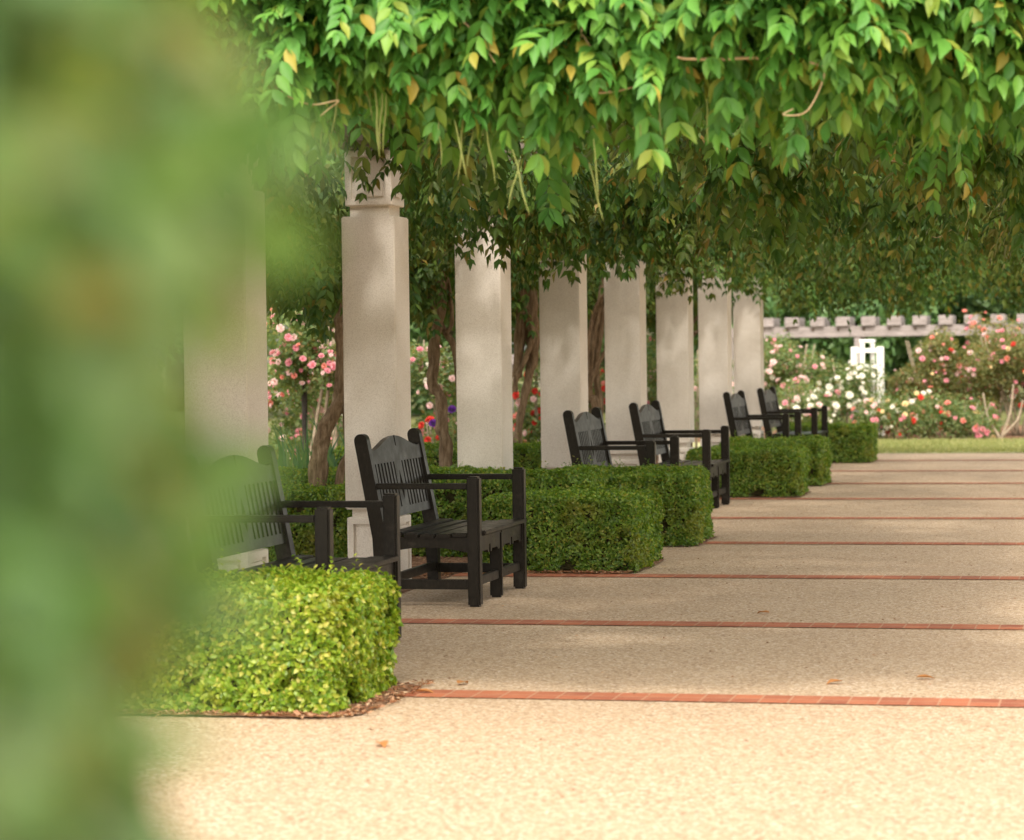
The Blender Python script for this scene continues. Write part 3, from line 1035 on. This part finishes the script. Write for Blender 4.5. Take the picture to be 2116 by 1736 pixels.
# ------------------------------------------------------------------ rose bushes and flowers
def bloom_mesh(name, col, r=1.0):
    rng = np.random.default_rng(len(name))
    V, T, nv = [], [], 0
    for ring, (cnt, tilt, size, rad) in enumerate([(3, 1.35, .55, .05), (5, 1.05, .75, .12), (6, .70, .9, .2), (7, .30, 1.0, .26)]):
        for i in range(cnt):
            th = 2 * PI * (i + .5 * ring) / cnt + rng.normal(0, .12)
            ca, sa = math.cos(th), math.sin(th)
            g = []
            for a in range(4):
                for b in range(3):
                    u = a / 3
                    w = (b - 1) * .40 * math.sin(PI * (.25 + .6 * u)) * size
                    tl = tilt - .55 * u
                    rr = rad + u * size * .62 * math.cos(tilt) + .06 * u * u
                    zz = u * size * .62 * math.sin(tilt) + .05 * abs(b - 1) - (.10 * u * u if ring > 2 else 0)
                    g.append((rr * ca - w * sa, rr * sa + w * ca, zz))
            V += g
            for a in range(3):
                for b in range(2):
                    q = nv + a * 3 + b
                    T += [(q, q + 1, q + 4), (q, q + 4, q + 3)]
            nv += 12
    me = tri_mesh(name, np.array(V) * .5, np.array(T))
    me.materials.append(PETAL[col])
    return me


BLOOM = {c: bloom_mesh('rose_bloom_' + c, c) for c in PETAL}


def rose_bush(label, xpx0, xpx1, ztop, Y, colours, nfl, seed, leaves=5000, mat='rose_leaf', zlo=.15, fsize=.095, canes=3, depth=.8, leaf=.05, group='rose bushes', lean=0, stake=False):
    rng = np.random.default_rng(seed)
    X0, X1 = col_x(xpx0, Y), col_x(xpx1, Y)
    cx, rx = (X0 + X1) / 2, (X1 - X0) / 2
    root = empty('rose_bush', (cx, Y, 0))
    tag(root, label, 'rose bush', group)
    # lumps
    nl = 30 if leaves > 10000 else 16
    lump = np.stack([rng.uniform(-.8, .8, nl) * rx, rng.uniform(-.8, .8, nl) * depth, rng.uniform(zlo + .12, ztop - .16, nl)], 1)
    lump[:, 2] -= .25 * (ztop - zlo) * (lump[:, 0] / max(rx, .1)) ** 2 * (rng.random(nl) > .4)
    lump[:, 2] = np.maximum(lump[:, 2], zlo + .1)
    lr = rng.uniform(.18, .34, nl) * min(1.0, .5 + rx)
    def spots(n, shell):
        i = rng.integers(0, nl, n)
        d = unit(rng.normal(0, 1, (n, 3)))
        rad = lr[i] * (shell + (1.06 - shell) * rng.random(n) ** .6)
        q = lump[i] + d * rad[:, None] * np.array([1, 1, .95])
        q[:, 2] = np.maximum(q[:, 2], .05)
        return q, d
    P, d = spots(leaves, .35)
    N = unit(d * .5 + rng.normal(0, .6, (leaves, 3)) + [0, 0, .5])
    tip = unit(np.cross(N, rng.normal(0, 1, (leaves, 3)))) + np.array([0, 0, -.15])
    L = leaf * rng.uniform(.7, 1.3, leaves)
    V, T = leaf_arrays(P, tip, N, L, L * .62)
    link('foliage', tri_mesh('rose_foliage', V, T), M[mat], root)
    for c in range(canes):
        a = rng.uniform(-.2, .2); b = rng.uniform(-1, 1) * rx * .8
        tube_obj('cane', [(a, rng.uniform(-.2, .2), 0), (a * .5 + b * .35, -.1, ztop * .35), (b * .8, -.12, ztop * .66), (b, -.1, ztop * .9)], [.021, .018, .014, .008], M['cane'], root, seg=7, sub=4, rough=.1, seed=c)
    P, d = spots(nfl * 6, .85)
    front = np.argsort(d[:, 1] + .3 * rng.normal(0, 1, len(d)))[:nfl]
    names = [c for c, w in colours for _ in range(w)]
    for i in front:
        o = link('flower', BLOOM[names[rng.integers(len(names))]], None, root)
        o.location = P[i] + d[i] * .03 + np.array([0, -.02, .02])
        nrm = Vector(unit((d[i] * .7 + np.array([0, -.35, .45]) + rng.normal(0, .25, 3))[None])[0])
        o.rotation_euler = nrm.to_track_quat('Z', 'Y').to_euler()
        s = fsize * rng.uniform(.42, 1.0)
        o.scale = (s, s, s)
    return root


# right hand garden
rose_bush('tall pale pink rose bush beside the last pillar', 1550, 1725, 1.68, 42.0, [('pale', 6), ('pink', 3), ('white', 2)], 100, 1, 11000, zlo=.25, fsize=.12)
rose_bush('low pink and white rose bush behind the farthest bench', 1600, 1770, .95, 41.0, [('pale', 4), ('pink', 2), ('white', 4)], 70, 2, 5000, zlo=.1, fsize=.13)
rose_bush('white rose bush just left of the white lattice tower', 1700, 1850, 1.30, 41.6, [('white', 1)], 70, 3, 6000, zlo=.15, fsize=.14)
rose_bush('big bronze leaved rose bush dotted red, pink and yellow, right of the lattice tower', 1835, 2075, 1.72, 43.0, [('pink', 6), ('coral', 3), ('yellow', 3), ('red', 1), ('pale', 4)], 100, 4, 19000, 'rose_leaf_bronze', zlo=.25, fsize=.115, depth=1.0)
rose_bush('rose bush at the right edge with pale bare canes at its foot', 2010, 2210, 1.78, 42.6, [('pink', 6), ('coral', 3), ('yellow', 3), ('red', 1), ('pale', 3)], 90, 5, 16000, 'rose_leaf_bronze', zlo=.40, fsize=.115, canes=5, depth=1.0)
rose_bush('low red and cream rose bush at the foot of the lattice tower', 1790, 1960, .75, 41.2, [('red', 1), ('coral', 3), ('pink', 3), ('yellow', 2), ('pale', 2), ('white', 1)], 80, 6, 5500, zlo=.08, fsize=.12)
rose_bush('low dark leaved rose bush with a few red blooms near the bed edge', 1930, 2080, .62, 41.3, [('red', 2), ('coral', 3), ('yellow', 1), ('pink', 2)], 26, 7, 4500, zlo=.08, fsize=.13)
rose_bush('rose sprays climbing onto the grey timber beam at the right', 2000, 2130, 2.0, 45.2, [('coral', 2), ('pink', 2), ('yellow', 1)], 34, 8, 1100, 'rose_leaf_bronze', zlo=1.3, fsize=.13)
# bare pale canes at the right, their own old bush
o = empty('bare_cane_bush', (col_x(2075, 40.7), 40.7, 0))
tag(o, 'pale forked bare canes rising from the mulch at the right edge', 'rose bush')
for (dx, dz) in ((-.26, .72), (.20, .85), (.34, .60)):
    tube_obj('cane', [(0, 0, 0), (dx * .2, 0, .10), (dx * .75, .05, dz * .5), (dx, .1, dz)], [.030, .026, .020, .012], M['cane'], o, seg=7, sub=5, rough=.12)

# left hand beds seen between the pillars
rose_bush('tall pink rose bush on bare stems, left of the widest pillar', 540, 720, 2.10, 24.0, [('pink', 4), ('coral', 3), ('pale', 2)], 90, 11, 6500, zlo=1.15, fsize=.095, canes=4, depth=.5)
rose_bush('leafy pink rose bush below the tall one, left of the gnarled trunk', 560, 740, 1.50, 25.5, [('pink', 5), ('pale', 2)], 46, 12, 4800, zlo=.30, fsize=.095, canes=4)
rose_bush('pink rose bush behind the forked trunk', 830, 965, 1.75, 27.0, [('pink', 4), ('pale', 3), ('white', 1), ('coral', 1)], 64, 13, 5200, zlo=.5, fsize=.12)
rose_bush('low mixed rose bush below the pale rail, behind the forked trunk', 840, 980, .78, 26.0, [('pink', 2), ('red', 2), ('coral', 1), ('pale', 2)], 34, 14, 3500, zlo=.1, fsize=.11)
rose_bush('red rose bush in the gap beside the thick dark trunk', 1040, 1150, 1.55, 29.0, [('red', 5), ('coral', 2), ('white', 1), ('pale', 1)], 60, 15, 4500, zlo=.2, fsize=.13)
rose_bush('red rose bush behind the bundle of thin vine stems', 1195, 1280, 1.35, 31.0, [('red', 4), ('coral', 3)], 46, 16, 3500, zlo=.2, fsize=.12)
rose_bush('pink rose bush in the narrow gap before the whitish pillar', 1310, 1395, 1.75, 34.0, [('pale', 2), ('pink', 2), ('white', 2)], 50, 17, 4000, zlo=.3, fsize=.12)
rose_bush('pale rose bush glimpsed in the slit between two far pillars', 1400, 1520, 1.60, 37.0, [('white', 3), ('pale', 2)], 50, 18, 4000, zlo=.2, fsize=.12)
rose_bush('distant mixed rose bush seen past the left edge of the widest pillar', 600, 780, 1.75, 32.0, [('pale', 3), ('pink', 2), ('white', 2)], 60, 19, 5000, zlo=.2, fsize=.12)

rose_bush('broad pale pink rose bush filling the gap left of the gnarled trunk', 500, 720, 1.75, 28.5, [('pink', 5), ('pale', 4), ('coral', 1)], 95, 20, 9000, zlo=.15, fsize=.11, depth=.7)
rose_bush('tall climbing rose bush far behind the two stems of the gnarled trunk', 610, 760, 2.25, 30.5, [('pink', 3), ('pale', 4), ('coral', 2)], 80, 21, 8000, zlo=.9, fsize=.11)

# garden stake and purple flowers, irises
o = empty('garden_stake', (col_x(597, 24.2), 24.2, 0))
tag(o, 'dark upright stake among the bare rose stems left of the gnarled trunk', 'stake')
tube_obj('shaft', [(0, 0, 0), (0, 0, .8), (0, 0, 1.6)], [.028, .028, .028], M['stake'], o, seg=8, sub=2)
b = bmesh.new(); add_box(b, -.034, .034, -.034, .034, 1.6, 1.63, .006); bm_obj('cap', b, M['stake'], o)
for i, (px, py, Y) in enumerate(((925, 850, 24.0), (905, 870, 24.3), (884, 880, 23.7), (1560, 0, 0))):
    if not Y: continue
    hor = 717.6 + (2298 - px) * .0131
    z = 1.4 - (py - hor) / 5387 * Y
    o = empty('iris_flower', (col_x(px, Y), Y, 0))
    tag(o, ['tallest purple iris beside the forked trunk', 'purple iris half hidden by the forked trunk', 'lowest purple iris left of the forked trunk'][i], 'flower', 'purple irises')
    tube_obj('stalk', [(.02, 0, 0), (.01, 0, z * .5), (0, 0, z)], [.007, .006, .005], M['stem_green'], o, seg=6, sub=3)
    f = link('bloom', BLOOM['purple'], None, o); f.location = (0, 0, z); f.scale = (.10, .10, .12); f.rotation_euler = (.9, .2, 0)


def iris(px, Y, seed, h, label, n=26):
    rng = np.random.default_rng(seed)
    o = empty('iris_clump', (col_x(px, Y), Y, 0))
    tag(o, label, 'plant', 'iris clumps')
    V, T, nv = [], [], 0
    for i in range(n):
        bx, by = rng.normal(0, .10), rng.normal(0, .10)
        th = rng.uniform(0, 2 * PI); lean = rng.uniform(.05, .5); L = h * rng.uniform(.7, 1.1); w = rng.uniform(.016, .024)
        d = np.array([math.cos(th), math.sin(th), 0]); s = np.array([-math.sin(th + .6), math.cos(th + .6), 0])
        g = []
        for a in range(8):
            u = a / 7
            c = np.array([bx, by, 0]) + d * L * lean * u ** 2 + np.array([0, 0, L * (u - .28 * lean * u ** 3)])
            ww = w * (1 - u ** 2.5) + .001
            g += [c - s * ww, c + d * .004, c + s * ww]
        V += g
        for a in range(7):
            for b in range(2):
                q = nv + a * 3 + b
                T += [(q, q + 1, q + 4), (q, q + 4, q + 3)]
        nv += 24
    link('leaves', tri_mesh('iris_leaves', np.array(V), np.array(T)), M['iris'], o)


iris(575, 18.3, 1, .95, 'bluish iris clump left of the gnarled trunk, nearest the left pillar')
iris(610, 18.9, 2, .90, 'bluish iris clump close behind the gnarled trunk foot')
iris(665, 18.6, 3, 1.0, 'bluish iris clump between the two stems of the gnarled trunk')
iris(700, 19.3, 4, .90, 'bluish iris clump against the left edge of the widest pillar')

# pale rail in the left garden
o = empty('rail_fence', (col_x(925, 34), 34, 0))
tag(o, 'pale timber rail on posts among the roses behind the forked trunk', 'fence')
b = bmesh.new(); add_box(b, -.9, .9, -.05, .05, 1.27, 1.41, .006); bm_obj('rail', b, M['grey_wood'], o)
for x in (-.8, .8):
    b = bmesh.new(); add_box(b, x - .05, x + .05, -.045, .045, 0, 1.27, .006); bm_obj('post', b, M['grey_wood'], o)

# ------------------------------------------------------------------ grey timber arbour across the back of the garden
Yg = 50.0
gx0, gx1 = col_x(1470, Yg), col_x(2300, Yg)
o = empty('timber_arbour', ((gx0 + gx1) / 2, Yg, 0))
tag(o, 'weathered grey timber arbour with a row of square rafter ends, beyond the roses', 'arbour')
cx = (gx0 + gx1) / 2
b = bmesh.new(); add_box(b, gx0 - cx, gx1 - cx, -.06, .06, 1.66, 1.87, .01); bm_obj('beam', b, M['grey_wood'], o)
b = bmesh.new(); add_box(b, gx0 - cx, gx1 - cx, .72, .84, 1.66, 1.87, .01); bm_obj('beam', b, M['grey_wood'], o)
k = 0
x = gx0 + .12
while x < gx1:
    b = bmesh.new(); add_box(b, x - cx, x - cx + .27, -.14, .92, 1.865, 2.05, .012); bm_obj('rafter', b, M['grey_wood'], o)
    b = bmesh.new(); add_box(b, x - cx + .02, x - cx + .075, -.075, -.055, 1.78, 1.835, .006); bm_obj('bolt', b, M['rusty'], o)
    x += .485
for x in (gx0 + .5, gx0 + 2.95, gx0 + 5.4, gx1 - .4):
    for y in (0, .78):
        b = bmesh.new(); add_box(b, x - cx - .06, x - cx + .06, y - .05, y + .05, 0, 1.66, .01); bm_obj('post', b, M['grey_wood'], o)

# white lattice tower (rose obelisk)
Yo = 42.3
o = empty('lattice_tower', (col_x(1808, Yo), Yo, 0))
tag(o, 'white painted square lattice tower for climbing roses', 'trellis')
b = bmesh.new()
w = .205
for sx in (-1, 1):
    for sy in (-1, 1):
        b2 = bmesh.new(); add_box(b2, sx * w - .04, sx * w + .04, sy * w - .04, sy * w + .04, 0, 1.46, .006); bm_obj('post', b2, M['white_paint'], o)
for z in (.30, .60, .88, 1.14, 1.40):
    for s in (-1, 1):
        add_box(b, -w + .04, w - .04, s * w - .022, s * w + .022, z - .036, z + .036)
        add_box(b, s * w - .022, s * w + .022, -w + .04, w - .04, z - .036, z + .036)
bm_obj('crossbars', b, M['white_paint'], o)
b = bmesh.new()
for s in (-1, 1):
    add_box(b, -.035 + s * .06, .035 + s * .06, s * (w + .025) - .015, s * (w + .025) + .015, .1, 1.52)
add_box(b, -.12, .12, -.12, .12, 1.53, 1.58)
bm_obj('lattice', b, M['white_paint'], o)


# ------------------------------------------------------------------ trees behind the garden
def make_tree(label, px, Y, h, rx, n, mat, seed, zlo=.4):
    rng = np.random.default_rng(seed)
    o = empty('tree', (col_x(px, Y), Y, 0))
    tag(o, label, 'tree', 'trees behind the rose garden')
    tube_obj('trunk', [(0, 0, 0), (.1, 0, h * .25), (-.05, .1, h * .5), (.1, 0, h * .8)], [.30, .24, .18, .06], M['limb'], o, seg=9, sub=5, rough=.1)
    for i in range(4):
        a = rng.uniform(0, 2 * PI)
        tube_obj('limb', [(0, 0, h * (.25 + .1 * i)), (math.cos(a) * rx * .35, math.sin(a) * rx * .35, h * (.38 + .1 * i)), (math.cos(a) * rx * .75, math.sin(a) * rx * .75, h * (.46 + .1 * i))], [.12, .09, .03], M['limb'], o, seg=7, sub=4)
    nl = 46
    d = unit(rng.normal(0, 1, (nl, 3)))
    c = d * np.array([rx, rx * .8, h * .48]) * rng.uniform(.45, .95, nl)[:, None] + np.array([0, 0, h * .52])
    c[:, 2] = np.maximum(c[:, 2], zlo)
    lr = rng.uniform(.5, 1.1, nl) * rx / 3.2
    i = rng.integers(0, nl, n)
    dd = unit(rng.normal(0, 1, (n, 3)))
    P = c[i] + dd * (lr[i] * rng.uniform(.55, 1.08, n))[:, None]
    P[:, 2] = np.maximum(P[:, 2], .1)
    N = unit(dd + rng.normal(0, .5, (n, 3)))
    tip = unit(np.cross(N, rng.normal(0, 1, (n, 3))))
    L = rng.uniform(.16, .30, n)
    V, T = leaf_arrays(P, tip, N, L, L * .6)
    link('crown', tri_mesh('tree_crown', V, T), M[mat], o)


make_tree('rounded mid green tree seen above the arbour, left of the dark conifers', 1850, 62, 8.0, 3.6, 26000, 'tree_leaf', 1, .3)
make_tree('dark green tree above the arbour near the right edge', 2050, 70, 11, 4.2, 26000, 'tree_leaf_dark', 2, .3)
make_tree('mid green tree low behind the white roses', 1680, 57, 5.5, 2.8, 20000, 'tree_leaf', 3, .3)
make_tree('dark tree behind the far pillars', 1500, 68, 11, 4.4, 22000, 'tree_leaf_dark', 4, .3)
make_tree('dark tree at the far right, beyond the rose sprays', 2230, 60, 10, 4.0, 20000, 'tree_leaf_dark', 5, .3)
make_tree('green tree far behind the slit between the middle pillars', 1230, 62, 9, 4.4, 20000, 'tree_leaf', 6, .3)
make_tree('green tree far behind the forked trunk', 920, 60, 9, 4.6, 20000, 'tree_leaf', 7, .3)
make_tree('pale green tree far behind the tall pink roses', 600, 58, 9, 4.6, 20000, 'tree_leaf', 8, .3)
make_tree('green tree far behind, between the dark ones', 1920, 78, 14, 5.5, 24000, 'tree_leaf', 9, .3)
make_tree('tall dark tree far behind the whole pillar row', 1380, 82, 15, 6.0, 24000, 'tree_leaf_dark', 10, .3)
make_tree('tall green tree far left, behind the nearest pillar', 300, 66, 12, 5.5, 18000, 'tree_leaf', 12, .3)

# ------------------------------------------------------------------ blurred shrub close to the camera, on the left
base = CAM * [1, 1, 0] + FWD * .80 - RGT * .40
o = empty('leafy_shrub', tuple(base))
tag(o, 'out of focus green leafy shrub very close to the camera on the left', 'shrub')
rng = np.random.default_rng(3)
n = 17000
th = rng.uniform(0, 2 * PI, n)
z = np.concatenate([rng.uniform(.25, 2.2, n // 2), rng.uniform(1.18, 1.62, n - n // 2)])
# outline of the bush from the ground up: a little fuller at eye height
edge = np.interp(z, [.25, 1.25, 1.272, 1.30, 1.325, 1.361, 1.384, 1.406, 1.436, 1.466, 1.51, 2.2], [.27, .270, .277, .289, .298, .299, .296, .304, .316, .319, .308, .20])
rad = edge * np.sqrt(rng.uniform(.25, 1.0, n))
P = np.stack([np.cos(th) * rad, np.sin(th) * rad, z], 1)
out = np.stack([np.cos(th), np.sin(th), np.zeros(n)], 1)
N = unit(out * .7 + rng.normal(0, .5, (n, 3)) + [0, 0, .5])
tip = unit(out * .5 + rng.normal(0, .6, (n, 3)) + [0, 0, -.35])
L = rng.uniform(.022, .046, n)
V, T = leaf_arrays(P, tip, N, L, L * .6, LEAF_HI)
link('foliage', tri_mesh('shrub_foliage', V, T), M['shrub'], o)
for i in range(5):
    a = i * 1.25
    tube_obj('stem', [(math.cos(a) * .05, math.sin(a) * .05, 0), (math.cos(a) * .09, math.sin(a) * .09, .7), (math.cos(a + .3) * .12, math.sin(a + .3) * .12, 1.4), (math.cos(a + .2) * .13, math.sin(a + .2) * .13, 2.1)], [.016, .013, .010, .005], M['limb'], o, seg=7, sub=4)
bm = bmesh.new()
pts = [bm.verts.new((base[0] + .30 * math.cos(t * 2 * PI / 24) * (1 + .08 * math.sin(t * 2.3)), base[1] + .30 * math.sin(t * 2 * PI / 24), .004)) for t in range(24)]
bm.faces.new(pts)
tag(bm_obj('shrub_bed', bm, M['mulch']), kind='structure')

# specks of dropped leaf and husk on the paving
rng = np.random.default_rng(21)
n = 1500
q = np.stack([rng.uniform(-4.0, .6, n), 8 + 27 * rng.random(n) ** 1.5, np.full(n, .007)], 1)
th = rng.uniform(0, 2 * PI, n)
V, T = leaf_arrays(q, np.stack([np.cos(th), np.sin(th), rng.uniform(0, .3, n)], 1), unit(rng.normal(0, .25, (n, 3)) + [0, 0, 1]), rng.uniform(.006, .022, n), rng.uniform(.003, .010, n))
tag(link('paving_specks', tri_mesh('paving_specks', V, T), M['litter']), 'tiny dry leaf specks scattered over the tan paving', 'leaf litter', kind='stuff')

# a few fallen leaves on the paving
fl_bm = leaf_arrays(np.zeros((1, 3)), np.array([[1.0, 0, .04]]), np.array([[0, 0, 1.0]]), .085, .05, LEAF_HI)
fme = tri_mesh('fallen_leaf', fl_bm[0], fl_bm[1])
fme.materials.append(M['fallen'])
for i, (px, py, lab) in enumerate(((835, 1460, 'orange dry leaf lying on the paving just right of the foreground hedge'), (930, 1441, 'dry leaf lying on the nearest brick band'),
                                  (1600, 1273, 'dark fallen leaf on the shaded paving at the right'), (1750, 1412, 'small dry leaf just above the nearest brick band at the right'),
                                  (755, 1573, 'small brown leaf on the sunlit paving in front of the hedge'), (1900, 1400, 'dry leaf at the far right above the nearest brick band'))):
    hor = 717.6 + (2298 - px) * .0131
    Y = 1.4 * 5387 / (py - hor)
    f = link('fallen_leaf', fme, None)
    f.location = (col_x(px, Y), Y, .011)
    f.rotation_euler = (0, 0, i * 1.3)
    tag(f, lab, 'leaf', 'fallen leaves on the paving')

# ------------------------------------------------------------------ light, sky, camera
EL, AZ = R(51), R(17)          # sun: height, and angle to the right of straight behind the viewer
to_sun = Vector((math.sin(AZ) * math.cos(EL), -math.cos(AZ) * math.cos(EL), math.sin(EL)))
ld = bpy.data.lights.new('Sun', 'SUN')
ld.energy = .5
ld.angle = R(4)
ld.color = (1.0, .95, .89)
lo = bpy.data.objects.new('Sun', ld)
lo.rotation_euler = to_sun.to_track_quat('Z', 'Y').to_euler()
lo.location = (5, -10, 20)
COL.objects.link(lo)

wd = bpy.data.worlds.new('World')
scene.world = wd
wd.use_nodes = True
nt = wd.node_tree
nt.nodes.clear()
sky = nt.nodes.new('ShaderNodeTexSky')
sky.sky_type = 'NISHITA'
sky.sun_disc = False
sky.sun_elevation = EL
sky.sun_rotation = PI - AZ
sky.dust_density = 3.0
sky.ozone_density = 1.0
bg = nt.nodes.new('ShaderNodeBackground')
bg.inputs['Strength'].default_value = .15
wo = nt.nodes.new('ShaderNodeOutputWorld')
hs = nt.nodes.new('ShaderNodeHueSaturation')
hs.inputs['Saturation'].default_value = .35
wb = nt.nodes.new('ShaderNodeMix'); wb.data_type = 'RGBA'; wb.blend_type = 'MULTIPLY'
wb.inputs[0].default_value = 1.0
wb.inputs[7].default_value = (1.0, .92, .82, 1)
nt.links.new(sky.outputs[0], hs.inputs['Color'])
nt.links.new(hs.outputs[0], wb.inputs[6])
nt.links.new(wb.outputs[2], bg.inputs[0])
nt.links.new(bg.outputs[0], wo.inputs[0])

cd = bpy.data.cameras.new('Camera')
cd.sensor_width = 36.0
cd.lens = 36.0 * F_PX
cd.clip_start = .05
cd.clip_end = 3000
cd.dof.use_dof = True
cd.dof.focus_distance = 15.0
cd.dof.aperture_fstop = 3.8
co = bpy.data.objects.new('Camera', cd)
rm = Matrix.Rotation(YAW, 4, 'Z') @ Matrix.Rotation(PI / 2 + PITCH, 4, 'X') @ Matrix.Rotation(ROLL, 4, 'Z')
co.matrix_world = Matrix.Translation(Vector(CAM)) @ rm
COL.objects.link(co)
scene.camera = co

scene.view_settings.view_transform = 'Standard'
scene.view_settings.look = 'None'
scene.view_settings.exposure = 1.74
scene.view_settings.gamma = 1.0
cy = scene.cycles
cy.use_denoising = True
cy.max_bounces = 8
cy.diffuse_bounces = 5
cy.transmission_bounces = 6
cy.sample_clamp_indirect = 6
